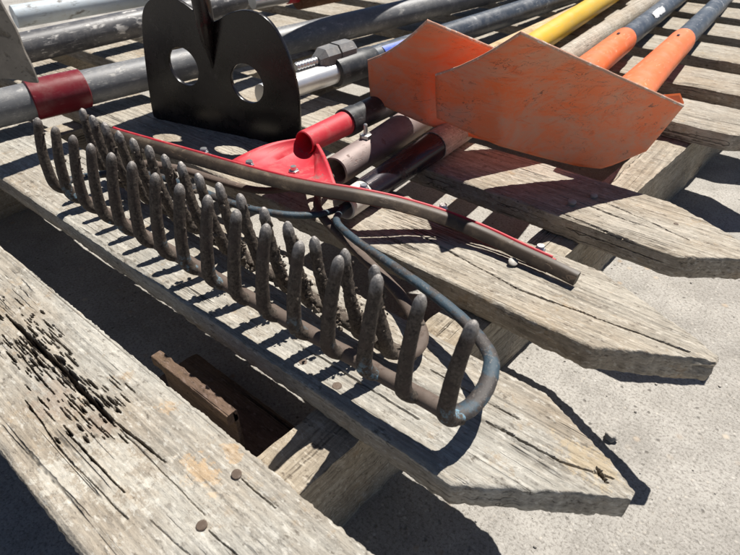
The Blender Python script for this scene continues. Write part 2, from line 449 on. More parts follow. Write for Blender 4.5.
def board(k, n0, n1, fc, tip, bc, db=.0022, rows=34, hole=None, bmin=-1.16, fine_from=-.62, seed=0.0, cracks=(), lean=0.0, fine_to=.05):
    """deck board from bmin to its pointed right end"""
    bs = []; b = bmin
    end = tip[0]
    while b < end-.0005:
        bs.append(b); b += db if fine_from < b < fine_to else .012
    bs.append(end)

    def lo(b):
        base = n0+lean*b
        if b > fc: base = lerp(base, tip[1]-.003, (b-fc)/(end-fc)) + .0016*noise.noise(Vector((b*110, seed, 41)))+.0010*noise.noise(Vector((b*330, seed, 43)))
        return base + .0007*noise.noise(Vector((b*28, seed, 0))) + .0006*noise.noise(Vector((b*190, seed, 3)))+.0005*noise.noise(Vector((b*520, seed, 5)))

    def hi(b):
        base = n1+lean*b
        if b > bc: base = lerp(base, tip[1]+.003, (b-bc)/(end-bc)) + .0016*noise.noise(Vector((b*110, seed, 51)))+.0010*noise.noise(Vector((b*330, seed, 53)))
        return base + .0007*noise.noise(Vector((b*28, seed, 9))) + .0007*noise.noise(Vector((b*190, seed, 13)))+.0006*noise.noise(Vector((b*520, seed, 15)))

    V = []; F = []; R = rows+1; PIT = []

    def top(b, n, e):
        z = .0006*noise.noise(Vector((b*12, n*60, seed))) + .00045*noise.noise(Vector((b*30, n*420, seed+4)))
        z += .0003*noise.noise(Vector((b*260, n*400, seed+7))); pit_ = 0.0
        d = min(e, 1-e)*(n1-n0)
        chew = .5+.5*noise.noise(Vector((b*55, e*3, seed+20)))
        if d < .003: z -= (1-d/.003)**2*(.0007+.0022*chew*chew)
        tt = (end-b)
        if tt < .018: z -= .0035*(1-tt/.018)**2*(.6+.8*abs(noise.noise(Vector((b*150, n*150, seed)))))
        for (cb0, cn0, cb1, cn1, wd, dp) in cracks:
            if cb0 <= b <= cb1:
                t = (b-cb0)/(cb1-cb0)
                cn = lerp(cn0, cn1, t)+.0006*noise.noise(Vector((b*70, cn0*90, seed)))
                ww = max(.0004 if rows > 200 else .00065, wd*(math.sin(PI*min(max(t, .03), .97))**.5)*(.65+.7*abs(noise.noise(Vector((b*120, cn0*500, 2))))))
                q = abs(n-cn)/ww
                if q < 1: z -= dp*(1-q*q); pit_ += dp*(1-q*q)
        if hole: hz = hole(b, n); z += hz; pit_ -= hz
        PIT.append(min(1, pit_/.0032))
        return z
    for b in bs:
        l, h_ = lo(b), hi(b)
        for j in range(R):
            e = j/rows; n = lerp(l, h_, e)
            V.append(Vector((b, n, DECK+top(b, n, e))))
    nb = len(bs)
    for i in range(nb-1):
        for j in range(rows):
            a = i*R+j; F.append((a, a+R, a+R+1, a+1))
    per = [i*R for i in range(nb)] + [(nb-1)*R+j for j in range(1, R)] + [i*R+rows for i in range(nb-2, -1, -1)] + [j for j in range(rows-1, 0, -1)]
    P = len(per); last = per; cen = Vector((0, (n0+n1)/2, 0))
    for lv in range(1, 6):
        k0 = len(V)
        for idx in per:
            p = V[idx]; f = lv/5
            off = .0012*noise.noise(Vector((p.x*25, lv*1.3, seed+31))) + .0011*noise.noise(Vector((p.x*150, p.y*80+lv*2.1, seed+33)))
            if lv == 5: off -= .0012
            sgn, sb = (-1, 0) if idx % R == 0 else ((1, 0) if idx % R == rows else (0, 1 if idx >= (nb-1)*R else -1))
            if end-p.x < .012: sb = max(sb, .7)
            V.append(Vector((p.x+sb*off, p.y+sgn*off, DECK-f*TH+(.0008*noise.noise(Vector((p.x*90, p.y*90, seed))) if lv == 5 else 0))))
        cur = list(range(k0, k0+P))
        for i in range(P):
            j = (i+1) % P; F.append((last[i], cur[i], cur[j], last[j]))
        last = cur
    F.append(tuple(last))
    o = mesh_obj('deck_board', V, F, W_NEAR if k < 2 else W_DECK, pal, org=(-.5, (n0+n1)/2, DECK))
    at_ = o.data.attributes.new('pit', 'FLOAT', 'POINT')
    at_.data.foreach_set('value', PIT+[0.0]*(len(o.data.vertices)-len(PIT)))
    return o


pt = lambda u, v: at(u, v, 0)
# worm holes and splits on the near board, located on the board itself
holes = []
rr = random.Random(3)


def seg_pts(a, b): return (pt(*a), pt(*b))


A0, A1 = seg_pts((4, 316), (104, 425))
for i in range(430):
    t = rr.random(); c = A0.lerp(A1, t)
    spread = rr.gauss(0, .0085)
    c = c + Vector((rr.uniform(-.03, .03), spread, 0))
    if noise.noise(Vector((c.x*60, c.y*160, 4.4))) < -.12: continue
    c.y = round(c.y/.0017)*.0017 + rr.gauss(0, .0002)
    k = rr.random()**2
    holes.append((c.x, c.y,   .0013+.0075*k, .0003+.0006*rr.random()**2, .002+.004*rr.random()))
for (u, v, L, w_) in [(42, 312, .003, .002), (118, 410, .003, .0016), (80, 428, .0035, .0018), (86, 440, .003, .0018), (57, 440, .003, .0015), (70, 433, .003, .0018), (125, 398, .005, .001), (130, 388, .005, .0009), (90, 401, .004, .0025), (72, 375, .007, .004), (60, 360, .006, .003)]:
    p = pt(u, v); holes.append((p.x, p.y, L*1.2, w_*.5, .004))
hgrid = {}
for h_ in holes:
    for gx in range(int((h_[0]-h_[2]-1)/.01)-1, int((h_[0]+h_[2]-1)/.01)+2):
        hgrid.setdefault(gx, []).append(h_)


def wormholes(b, n):
    z = 0.0
    for (hb, hn, L, w_, dp) in hgrid.get(int((b-1)/.01), ()):
        q = ((b-hb)/L)**2+((n-hn)/w_)**2
        if q < 1: z = min(z, -dp*(1-q*q*q))
    return z


def crk(a, b, w_, d):
    p, q = pt(*a), pt(*b)
    if p.x > q.x: p, q = q, p
    return (p.x, p.y, q.x, q.y, w_, d)


cr0 = [crk((6, 314), (112, 420), .0026, .006), crk((66, 432), (125, 493), .0008, .004), crk((86, 394), (113, 424), .0013, .005),
       crk((112, 420), (165, 462), .0010, .004), crk((25, 400), (62, 452), .0005, .003), crk((62, 452), (128, 520), .0003, .0015),
       crk((241, 478), (275, 508), .0003, .0018), crk((208, 530), (240, 558), .0003, .0018), crk((120, 430), (205, 515), .0003, .0012),
       crk((150, 520), (195, 560), .0003, .0012), crk((20, 355), (55, 395), .0008, .004)]
B = {}
B[0] = board(0, .0082, .0963, -.06, (.01, .06), -.07, db=.0008, rows=230, hole=wormholes, fine_from=-.44, seed=1.3, cracks=cr0, fine_to=-.02)
cr1 = [crk((486, 421), (560, 462), .0007, .003), crk((560, 462), (612, 478), .0006, .002), crk((430, 370), (520, 420), .0005, .002), crk((300, 345), (420, 420), .0005, .0018), crk((596, 468), (606, 483), .0018, .004)]
B[1] = board(1, .1500, .2380, -.074, (.001, .205), -.063, db=.0013, rows=110, seed=5.1, fine_from=-.5, cracks=cr1)
cr2 = [crk((420, 235), (520, 290), .0005, .002), crk((520, 290), (690, 352), .0008, .003), crk((470, 225), (560, 268), .0004, .002), crk((490, 320), (570, 345), .0005, .002)]
B[2] = board(2, .2925, .3790, -.059, (.009, .335), -.086, db=.0013, rows=110, seed=9.4, fine_from=-.5, cracks=cr2)
cr3 = [crk((560, 212), (650, 248), .0006, .002), crk((600, 200), (690, 240), .0004, .0015), crk((560, 195), (640, 225), .0012, .002)]
B[3] = board(3, .4345, .5210, -.044, (.012, .476), -.075, db=.0013, rows=110, seed=13.7, fine_from=-.5, cracks=cr3)
for k in (5, 6, 7, 8, 9, 10):
    n0 = .0086+.1415*k
    B[k] = board(k, n0, n0+.0875, -.07, (.0, n0+.045), -.07, db=.004, rows=20, seed=17.3+k*2.2, fine_from=-1.2)


def stringer(b0, skew, seed, nlo=-.02, nhi=1.48):
    V = []; F = []
    ns = [nlo+(nhi-nlo)*i/260 for i in range(261)]
    w_ = .037; hgt = DECK-TH-.0005
    ring = []
    prof = [(-1, 1), (-.6, 1), (-.2, 1), (.2, 1), (.6, 1), (1, 1), (1, .75), (1, .5), (1, .25), (1, 0), (0, 0), (-1, 0), (-1, .5)]
    for n in ns:
        bc = b0+skew*(n-.13)
        row = []
        for (x, zz) in prof:
            e = .0009*noise.noise(Vector((x*3+zz*9, n*30, seed)))+.0009*noise.noise(Vector((x*8+zz*31, n*120, seed+3)))
            V.append(Vector((bc-w_/2+x*w_/2+(e*1.6 if abs(x) == 1 else 0), n, hgt*zz+(e-.0009 if zz == 1 else 0) - (.0025*abs(noise.noise(Vector((n*60, x, seed)))) if zz == 1 and abs(x) == 1 else 0))))
        ring.append(row)
    L = len(prof)
    for i in range(len(ns)-1):
        for j in range(L):
            a = i*L+j; c = i*L+(j+1) % L; F.append((a, c, c+L, a+L))
    F.append(tuple(range(L))); F.append(tuple(range(len(V)-L, len(V))))
    return mesh_obj('stringer', V, F, W_STR, pal, org=(b0, .5, .04))


stringer(-.142, .062, 2.0); stringer(-.74, .03, 6.0); stringer(-1.12, .0, 11.0)


def nail(k, u, v, r, mat, up=.0008, tilt=(0, 0)):
    p = pt(u, v)
    m = MB(); a = Vector((tilt[0], tilt[1], 1)).normalized()
    m.tube([p-a*.004, p+a*(up-.0012), p+a*(up-.0004), p+a*up], [r*.45, r*.95, r, r*.85], 12)
    m.build('nail', mat, B[k], org=p)


nail(0, 237, 475, .0029, M_NAIL, .0018, (.2, -.2)); nail(0, 202, 526, .0030, M_NAIL, .0012, (-.1, -.1))
nail(3, 571, 204, .0040, M_NAILG, .004, (.2, -.1)); nail(3, 593, 197, .0036, M_NAILG, .003, (.25, 0))
nail(2, 512, 264, .0040, M_NAILG, .004, (.3, -.2)); nail(1, 337, 386, .0032, M_NAIL, .0005)
nail(1, 303, 362, .003, M_NAIL, .0005); nail(6, 668, 72, .003, M_NAIL, .0006); nail(3, 676, 224, .002, M_NAIL, .0006)

# ------------------------------------------------------------------ rusty beam under the deck
p0 = D(-250, 120, -99); bm_ = thing('timber_offcut', 'short reddish brown timber offcut in the dark gap between two pallet boards', 'timber', p0)
m = MB()
def rust_leg(b0, b1, n0, n1, z0, z1):
    path = [D(lerp(b0, b1, i/40), (n0+n1)/2, (z0+z1)/2) for i in range(41)]
    m.tube(path, [((n1-n0)/2000, (z1-z0)/2000)]*41, 28, up=(0, 0, 1), nz=.0008, nzs=120, sq=.3)
rust_leg(-284, -204, 104.5, 112.5, -13, -4)
rust_leg(-284, -204, 109.5, 112, -72, -12)
rust_leg(-284, -204, 113, 150, -72, -64)
rust_leg(-330, -180, 96, 160, -98.5, -72.5)
m.build('block', W_RED, bm_)

# ------------------------------------------------------------------ bow rakes
def rake(name, label, tips, bases, bar_pts, bow_r, bow_l, dirty, ferr, group, zoff=0):
    """tips / bases: world points of the sixteen tines"""
    mid = (bases[0]+bases[-1])*.5
    t = thing(name, label, 'rake', mid, group)
    rd = random.Random(len(label))
    # bar: flattened strap
    m = MB(); path = catmull(bar_pts, 10)
    m.tube(path, [(.0050, .0046)]*len(path), 14, up=(0, 0, 1), nz=.0006 if not dirty else .0012, nzs=160)
    m.build('tine_bar', M_BAR if not dirty else M_SOIL, t)
    for i, (tp, bs) in enumerate(zip(tips, bases)):
        L = (tp-bs).length; path = []; rad = []
        off = .0080 if not dirty else .0075; rise = .013
        wob = rd.uniform(-.0009, .0009); wid = rd.uniform(.94, 1.06)
        kn = Vector((bs.x, bs.y-off, bs.z+rise))
        P3 = [bs+Vector((0, .001, -.001))]
        for j in range(1, 13):
            an = j/12*PI/2; P3.append(Vector((bs.x, bs.y-off*math.sin(an), bs.z+rise*(1-math.cos(an)))))
        N = 34
        for j in range(1, N+1):
            s_ = j/N
            if s_ > .86: s_ = .86+.14*math.sin((s_-.86)/.14*PI/2)
            p = kn.lerp(tp, s_); p = p+Vector((wob*math.sin(PI*s_), -.0022*math.sin(PI*s_)*(1-.3*s_), 0)); P3.append(p)
        tot = [0]
        for a_, b_ in zip(P3, P3[1:]): tot.append(tot[-1]+(b_-a_).length)
        T = tot[-1]
        for p, d_ in zip(P3, tot):
            f = d_/T
            rb = (.0047-.0015*f)*wid; rn = .0045-.0011*f
            if dirty: rb *= .96; rn *= .96
            fl = max(0, 1-d_/.022)
            rb += (.0078 if 0 < i < 15 else .0025)*(1-math.sqrt(max(0, 1-fl*fl))); rn = lerp(rn, .0042, fl)
            q = max(0, (d_-(T-.0062))/.0062); k = math.sqrt(max(.015, 1-q*q)); rb *= k; rn *= k
            path.append(p); rad.append((rb, rn))
        m = MB()
        rad = [(b_, a_) for a_, b_ in rad]
        m.tube(path, rad, 20, up=(1, 0, 0), nz=(.00024 if not dirty else .0009), nzs=(480 if not dirty else 420), seed=i*3.1+(9 if dirty else 0), sq=.82)
        m.build('tine', M_TINED if dirty else M_TINE, t, org=bs)
    m = MB()
    for pts, r0, r1 in (bow_r, bow_l):
        path = catmull(pts, 9); n = len(path)
        m.tube(path, [(lerp(r0[0], r1[0], i/(n-1)), lerp(r0[1], r1[1], i/(n-1))) for i in range(n)], 14, up=(0, 0, 1), nz=.0003)
    m.build('bow', M_BAR if dirty else M_BOW, t)
    return t


# front rake: clear of the deck, tips up
ftip = [(37, 117), (55, 126), (73, 135), (90, 143), (111, 152), (131, 160), (155, 172), (179, 182), (208, 193), (237, 208), (266, 222), (299, 240), (340, 253), (378, 272), (421, 291), (475, 319)]
tips = []; bases = []
for i, (u, v) in enumerate(ftip):
    p = at(u, v, 93); q = D(lerp(-486, -84, i/15), lerp(160, 171, i/15), 94)
    tips.append(p.lerp(q, .35))
    bases.append(D(lerp(-487, -89, i/15), lerp(160.5, 170, i/15)-1.5*math.sin(PI*i/15), lerp(30, 25.5, i/15)))
bar = [D(-492, 160.4, 30)]+[b_+Vector((0, 0, 0)) for b_ in bases[1:15:2]]+[D(-90, 170, 25.5)]
bowR = [D(-92, 170, 25.5), D(-90, 171, 25.5), D(-85.5, 177.5, 25), D(-84.5, 191, 25), D(-88, 207, 25), D(-97, 222, 25), D(-121, 236, 25), D(-152, 246, 25), D(-194, 256, 24), D(-238, 266, 22), D(-273, 280, 19), D(-286, 300, 16), D(-288, 312, 16)]
bowL = [D(-488, 160.5, 30), D(-497, 163, 29.5), D(-502, 174, 28), D(-497, 192, 26), D(-484, 210, 26), D(-455, 226, 26), D(-410, 234, 26), D(-356, 240, 25), D(-318, 254, 23), D(-297, 276, 19), D(-291, 298, 16), D(-290, 312, 16)]
rk = rake('bow_rake', 'nearest steel garden rake with rusty upturned tines and flaking blue bow', tips, bases, bar,
          (bowR, (.0062, .0030), (.0027, .0027)), (bowL, (.0056, .0030), (.0027, .0027)), False, None, 'bow rakes lying tines up on the pallet')


def straight(parent, name, a, b, ra, rb, mat, seg=20, n=12, nz=.0002, label=None, cap_round=0):
    m = MB(); path = [a.lerp(b, i/n) for i in range(n+1)]; rad = [lerp(ra, rb, i/n) for i in range(n+1)]
    m.tube(path, rad, seg, nz=nz, nzs=60, seed=ra*1e4)
    return m.build(name, mat, parent, org=a, label=label)


def hollow(parent, name, a, b, ro, ri, mat, ro2=None, seg=24, nz=0.0002, label=None):
    """open tube with a wall, mouth at a"""
    ax = (b-a).normalized(); ro2 = ro2 or ro
    path = [a+ax*.04, a+ax*.002, a, a+ax*.0008, a.lerp(b, .3), a.lerp(b, .6), b]
    rad = [ri, ri, (ri+ro)/2, ro, lerp(ro, ro2, .3), lerp(ro, ro2, .6), ro2]
    # build ring by ring keeping one frame
    v0 = Vector((0, 0, 1)); v0 = (v0-ax*v0.dot(ax)).normalized(); w0 = ax.cross(v0)
    V = []; F = []
    for p, r in zip(path, rad):
        for k in range(seg):
            an = 2*PI*k/seg; q = (w0*math.cos(an)+v0*math.sin(an))*r
            if nz: q *= 1+nz*noise.noise((p+q)*90)/r
            V.append(p+q)
    for i in range(len(path)-1):
        for k in range(seg):
            c = i*seg+k; d = i*seg+(k+1) % seg; F.append((c, d, d+seg, c+seg))
    F.append(tuple(range(seg))); F.append(tuple(range(len(V)-seg, len(V))))
    return mesh_obj(name, V, F, mat, parent, org=a, label=label)


def along(a, b, y):
    t = (y-a.y)/(b.y-a.y); return a.lerp(b, t)


# front rake handle: white ring, blue lacquer ferrule, then weathered ash
ha = at(343, 207, 15.5); hb = at(650, 2, 18)
hollow(rk, 'ferrule_ring', ha, along(ha, hb, ha.y+.030), .0124, .0095, M_WHITE)
straight(rk, 'ferrule', along(ha, hb, ha.y+.029), along(ha, hb, ha.y+.150), .0132, .0150, M_BLUEF)
straight(rk, 'handle', along(ha, hb, ha.y+.148), along(ha, hb, ha.y+1.25), .0158, .0175, W_GREY, n=30)

# rear rake
rt = [D(lerp(-519, -159, i/15), lerp(209, 191, i/15), 80) for i in range(16)]
rpx = [(82, 108), (91, 115), (103, 122), (117, 131), (131, 138), (147, 145), (163, 154), (179, 161), (196, 173), (217, 182), (238, 193), (262, 207), (286, 222), (313, 237), None, (374, 265)]
rt = [at(p[0], p[1], 80).lerp(q, .2) if p else q for p, q in zip(rpx, rt)]
rb_ = [D(lerp(-514, -151, i/15), lerp(216, 199, i/15), 11) for i in range(16)]
bar2 = [D(-519, 217, 11), D(-400, 212, 11), D(-280, 206, 11), D(-148, 199, 11)]
b2r = [D(-152, 199, 11), D(-143, 203, 11), D(-142, 214, 11), D(-152, 228, 11), D(-185, 248, 10), D(-240, 268, 10), D(-296, 286, 13), D(-320, 306, 16), D(-331, 336, 20)]
b2l = [D(-516, 217, 11), D(-524, 222, 11), D(-524, 234, 11), D(-512, 250, 11), D(-470, 266, 11), D(-420, 274, 11), D(-372, 284, 13), D(-346, 308, 17), D(-338, 336, 20)]
rr_ = rake('bow_rake', 'soil caked steel rake behind the nearer rake with a rusty bolted ferrule and yellow handle', rt, rb_, bar2,
           (b2r, (.0060, .0030), (.0032, .0030)), (b2l, (.0060, .0030), (.0032, .0030)), True, None, 'bow rakes lying tines up on the pallet')
rd = random.Random(5); m = MB()
for i, (a, b) in enumerate(zip(rb_, rt)):
    for j in range(34):
        s_ = rd.random()**1.3*.9
        s_ = max(s_, .16); p = a.lerp(b, s_)+Vector((rd.uniform(-.0039, .0039), rd.uniform(-.0038, .0032)-.0075*(1-s_), 0))
        m.blob(p, rd.choice([.0007, .001, .0014, .002]), 1, .7, i+j*.31, (1, 1, rd.uniform(.7, 1.8)))
    for j in range(8):
        q = a+Vector((rd.uniform(-.012, .012), rd.uniform(-.005, .005), rd.uniform(-.004, .005)))
        m.blob(q, rd.choice([.0014, .002, .003]), 1, .7, i*1.7+j)
for i in (9, 11, 12, 13, 14):
    a, b = rb_[i], rt[i]
    for j in range(22):
        s_ = j/22*.62
        p = a.lerp(b, s_)+Vector((.0040+.0045*(1-s_)+rd.uniform(-.0015, .0015), rd.uniform(-.003, .002)-.0075*(1-s_), 0))
        m.blob(p, rd.choice([.0010, .0016, .0022])*(1.1-s_), 1, .8, i+j*.77)
m.build('caked_soil', M_SOIL, rr_)['kind'] = 'stuff'
m = MB()
for i, (a, b) in enumerate(zip(bases, tips)):
    for j in range(7 if i < 9 else 3):
        s_ = rd.uniform(.12, .8); an = rd.uniform(0, 2*PI)
        p = a.lerp(b, s_)+Vector((math.cos(an)*.0036, math.sin(an)*.0034-.0080*(1-s_)-.002*math.sin(PI*s_), 0))
        m.blob(p, rd.choice([.0006, .0009, .0013]), 1, .7, i+j*.31)
m.build('caked_soil', M_SOIL, rk)['kind'] = 'stuff'
fa = at(335, 172, 20); fb = at(603, 0, 26)
hollow(rr_, 'ferrule', fa, along(fa, fb, fa.y+.165), .0142, .0112, M_RUSTPIPE, .0172, nz=.0012)
straight(rr_, 'handle', along(fa, fb, fa.y+.163), along(fa, fb, fa.y+1.3), .0172, .0175, M_YEL, n=24)
fm = along(fa, fb, fa.y+.052)+Vector((-.001, 0, .0150))
m = MB()
m.tube([fm-upz*.003, fm+upz*.0032, fm+upz*.0036], [.0062, .0062, .0052], 6)
m.tube([fm+upz*.003, fm+upz*.013, fm+upz*.0138], [.0021, .0021, .0014], 10)
m.build('bolt', M_CHROME, rr_, org=fm)

# ------------------------------------------------------------------ floor squeegee
sqp = [(577, 279, 7), (555, 268, 8), (520, 252, 9), (480, 233, 12), (440, 217, 19), (400, 205, 28), (360, 196.5, 35), (320, 190, 38), (280, 182, 40), (240, 171.5, 41), (200, 160, 42), (160, 148.5, 43), (120, 137, 44), (108, 133, 44)]
sq = catmull([at(*p) for p in sqp], 8)
st = thing('floor_squeegee', 'long curved floor squeegee with brown rubber blade in a red steel frame', 'squeegee', sq[60])


def strap(path, off, h, th, skip=0, end=None, tilt=0.0, bev=.0012):
    """upright strip that follows the path; off moves it away from the camera side"""
    V = []; F = []; path = path[skip:end]
    n = len(path)
    for i, p in enumerate(path):
        t = (path[min(i+1, n-1)]-path[max(i-1, 0)]).normalized()
        s_ = Vector((-t.y, t.x, 0)).normalized()
        if s_.y < 0: s_ = -s_
        u_ = (upz + s_*tilt).normalized()
        c = p+s_*off
        for a, b in ((-th/2+bev, -h/2), (th/2-bev, -h/2), (th/2, -h/2+bev), (th/2, h/2-bev), (th/2-bev, h/2), (-th/2+bev, h/2), (-th/2, h/2-bev), (-th/2, -h/2+bev)):
            V.append(c+s_*a+u_*b)
    for i in range(n-1):
        for k in range(8):
            a = i*8+k; b = i*8+(k+1) % 8; F.append((a, b, b+8, a+8))
    F.append(tuple(range(8))); F.append(tuple(range(len(V)-8, len(V))))
    return V, F


V, F = strap(sq, 0, .0094, .0066, tilt=.6, bev=.0015); mesh_obj('rubber_blade', V, F, M_RUBBER, st)
m = MB()
V, F = strap(sq, .0054, .0096, .0018, 10, None, tilt=.5, bev=.0004); V = [v-upz*.0004 for v in V]; m.add(V, F)
V, F = strap(sq, .0112, .0022, .0100, 10, None, tilt=0, bev=.0005); V = [v-upz*.0045 for v in V]; m.add(V, F)
V, F = strap(sq, .0016, .0018, .0050, 34, None, tilt=.35, bev=.0004); V = [v-upz*.0054 for v in V]; m.add(V, F)
m.build('frame', M_RED, st)


def px_u(p):
    d = p-CAM; return 370+fpx*d.dot(CR)/d.dot(FWD)


def near_path(u):
    for i in range(len(sq)-1):
        a_, b_ = px_u(sq[i]), px_u(sq[i+1])
        if b_ <= u <= a_:
            f = (u-a_)/(b_-a_) if a_ != b_ else 0
            p = sq[i].lerp(sq[i+1], f); break
    j0, j1 = max(i-2, 0), min(i+3, len(sq)-1)
    t = (sq[j1]-sq[j0]).normalized()
    s_ = Vector((-t.y, t.x, 0)).normalized()
    if s_.y < 0: s_ = -s_
    return p, s_


for u in (195, 241, 362, 440, 532):
    p, s_ = near_path(u); c = p+s_*.0125-upz*.0040
    m = MB()
    m.tube([c, c+upz*.0010, c+upz*.0011], [.0066, .0066, .0050], 18)
    m.tube([c+upz*.001, c+upz*.0056, c+upz*.0063], [.0044, .0044, .0037], 6)
    m.tube([c+upz*.0060+Vector((0, 0, i*.0006)) for i in range(6)], [.0029 if i % 2 else .0033 for i in range(6)], 12)
    m.build('bolt', M_CHROME, st, org=c)
# bracket: stamped sheet flaring from the frame into the handle socket
qa = at(304, 143, 42); qb = at(545, 28, 24)
qd = (qb-qa).normalized()
sx = Vector((1, 0, 0)); sx = (sx-qd*sx.dot(qd)).normalized(); sz = sx.cross(qd).normalized()
if sz.z < 0: sz = -sz
rs = .0113
L0, sL = near_path(222); R0, sR = near_path(334)
rows = []
NU, NV = 28, 12
for j in range(NV+1):
    v_ = j/NV; row = []
    for i in range(NU+1):
        u_ = i/NU
        base = L0.lerp(R0, u_)
        bp, bs_ = near_path(lerp(222, 334, u_)); base = bp+bs_*.010-upz*.001
        an = PI*(1.30-1.6*u_)          # lower rim of the socket, open to the front
        an = PI+ (u_)*PI               # left -> bottom -> right
        rim = qa+qd*(.006)+sx*(math.cos(an)*rs)+sz*(math.sin(an)*rs)
        e = v_*v_*(3-2*v_)
        p = base.lerp(rim, v_)
        p += upz*(-.004*math.sin(PI*v_))*(1 if .2 < u_ < .8 else .3)
        edge = abs(u_-.5)*2
        p += upz*(.006*math.sin(PI*v_)*edge**4)
        row.append(p)
    rows.append(row)
V = [p for r in rows for p in r]; F = []
for j in range(NV):
    for i in range(NU):
        a = j*(NU+1)+i; F.append((a, a+1, a+NU+2, a+NU+1))
br = mesh_obj('bracket', V, F, M_RED, st)
sm = br.modifiers.new('thickness', 'SOLIDIFY'); sm.thickness = .0028; sm.offset = 0
pbl, sbl = near_path(300); c = rows[3][15]+upz*.0008
m = MB(); m.tube([c, c+upz*.003, c+upz*.0036], [.0050, .0050, .0042], 6); m.tube([c+upz*.003, c+upz*.007], [.0028, .0026], 10)
m.build('bolt', M_CHROME, st, org=c)
hollow(st, 'socket', qa, along(qa, qb, qa.y+.070), rs, rs-.0018, M_RED, rs+.0012)
straight(st, 'socket_sleeve', along(qa, qb, qa.y+.064), along(qa, qb, qa.y+.140), rs+.0022, rs+.0030, M_BLKSLV, n=8)
straight(st, 'sleeve_lip', along(qa, qb, qa.y+.062), along(qa, qb, qa.y+.078), rs+.0034, rs+.0034, M_BLKSLV, n=4)
straight(st, 'handle', along(qa, qb, qa.y+.135), along(qa, qb, qa.y+1.25), .0125, .0125, W_TAN, n=24)

# ------------------------------------------------------------------ black two hole hoe
hp = D(-430, 390, 0); hn = Vector((-.239, 1, 0)).normalized()
hx = Vector((1, .239, 0)).normalized()
outl = [(162, 119.5), (200, 128), (250, 138), (297, 147.5), (300, 143), (300, 118), (298, 92), (293, 68), (285, 46), (275, 28), (265, 17), (253, 11.5), (241, 10.5), (229, 14), (219, 20), (211, 22), (204, 18.5), (196, 12), (187, 5), (177, -1), (168, -5), (158, -4), (150, 1), (145, 9), (143.5, 22), (145, 45), (149, 80), (154, 112), (157, 117)]


def to2(u, v):
    p = on_plane(u, v, hp, hn); d = p-hp
    return (d.dot(hx), d.z)


cu = bpy.data.curves.new('hoe_outline', 'CURVE'); cu.dimensions = '2D'; cu.fill_mode = 'BOTH'; cu.extrude = .0017; cu.bevel_depth = .0005; cu.bevel_resolution = 1


def spline(p2):
    s_ = cu.splines.new('POLY'); s_.points.add(len(p2)-1); s_.use_cyclic_u = True
    for q, p in zip(s_.points, p2): q.co = (p[0], p[1], 0, 1)


sm2 = catmull([Vector((*to2(*p), 0)) for p in outl]+[Vector((*to2(*outl[0]), 0))], 4)[:-1]
spline([(p.x, p.y) for p in sm2])
for (u, v, r) in ((184.5, 66, .0215), (248, 83, .0215)):
    c = to2(u, v); spline([(c[0]+r*math.cos(2*PI*k/40), c[1]+r*math.sin(2*PI*k/40)) for k in range(40)])
tmp = bpy.data.objects.new('hoe_outline', cu); COL.objects.link(tmp)
dg = bpy.context.evaluated_depsgraph_get(); dg.update()
me = bpy.data.meshes.new_from_object(tmp.evaluated_get(dg))
V = [hp+hx*v.co.x+upz*v.co.y+hn*v.co.z for v in me.vertices]; F = [tuple(p.vertices) for p in me.polygons]
bpy.data.objects.remove(tmp); bpy.data.meshes.remove(me); bpy.data.curves.remove(cu)
ho = thing('mortar_hoe', 'glossy black mortar hoe standing on its blade with two round holes', 'hoe', hp)
mesh_obj('blade', V, F, M_BLACK, ho)
nb_ = on_plane(213, 64, hp, hn)-hn*.001; nt = on_plane(210, 15, hp, hn)
m = MB()
npth = catmull([nb_+upz*-.004, nb_.lerp(nt, .5)-hn*.006, nt-hn*.009+upz*.004, nt-hn*.010+upz*.035, nt+upz*.066-hn*.004, nt+upz*.088+hn*.020, nt+upz*.096+hn*.055, nt+upz*.093+hn*.10], 8)
nn = len(npth)
m.tube(npth, [(lerp(.0015, .0105, min(1, i/14)), lerp(.002, .0085, min(1, i/14))) for i in range(nn)], 18, up=hx)
m.build('neck', M_BLACK, ho)
ne = npth[-1]; hd = Vector((-.035, 1, -.118)).normalized()
straight(ho, 'handle', ne-hd*.01, ne+hd*1.45, .0155, .0165, M_BLKGRIP, n=20)

# ------------------------------------------------------------------ orange hoes
cs_bot = [(437, 118, 55), (468, 132, 47), (500, 146, 37), (540, 157, 23), (578, 166, 12), (600, 168.5, 8), (612, 165, 11), (646, 151, 26)]
cs_top1 = [(436, 75, 93), (462, 66, 108), (492, 51, 130), (521, 33, 152)]
cs_top2 = [(521, 33, 152), (560, 50.5, 134), (600, 68.5, 115), (645, 88.5, 92), (683, 106, 72)]
cs_l = [(437, 118, 55), (436, 97, 73), (436, 75, 93)]
cs_r = [(646, 151, 26), (664, 129, 48), (683, 106, 72)]


def poly_s(pts, t):
    P = [Vector(p) for p in pts]; d = [0]
    for a, b in zip(P, P[1:]): d.append(d[-1]+(b-a).xy.length)
    L = d[-1]*t
    for i in range(len(P)-1):
        if L <= d[i+1]+1e-9: return P[i].lerp(P[i+1], (L-d[i])/(d[i+1]-d[i]))
    return P[-1]


cat3 = lambda pts: [tuple(p) for p in catmull([Vector(p) for p in pts], 8)]
bot_, left_, right_ = cs_bot, cat3(cs_l), cs_r
t1_, t2_ = cat3(cs_top1), cs_top2


def top_s(t): return poly_s(t1_, t/.4) if t < .4 else poly_s(t2_, (t-.4)/.6)


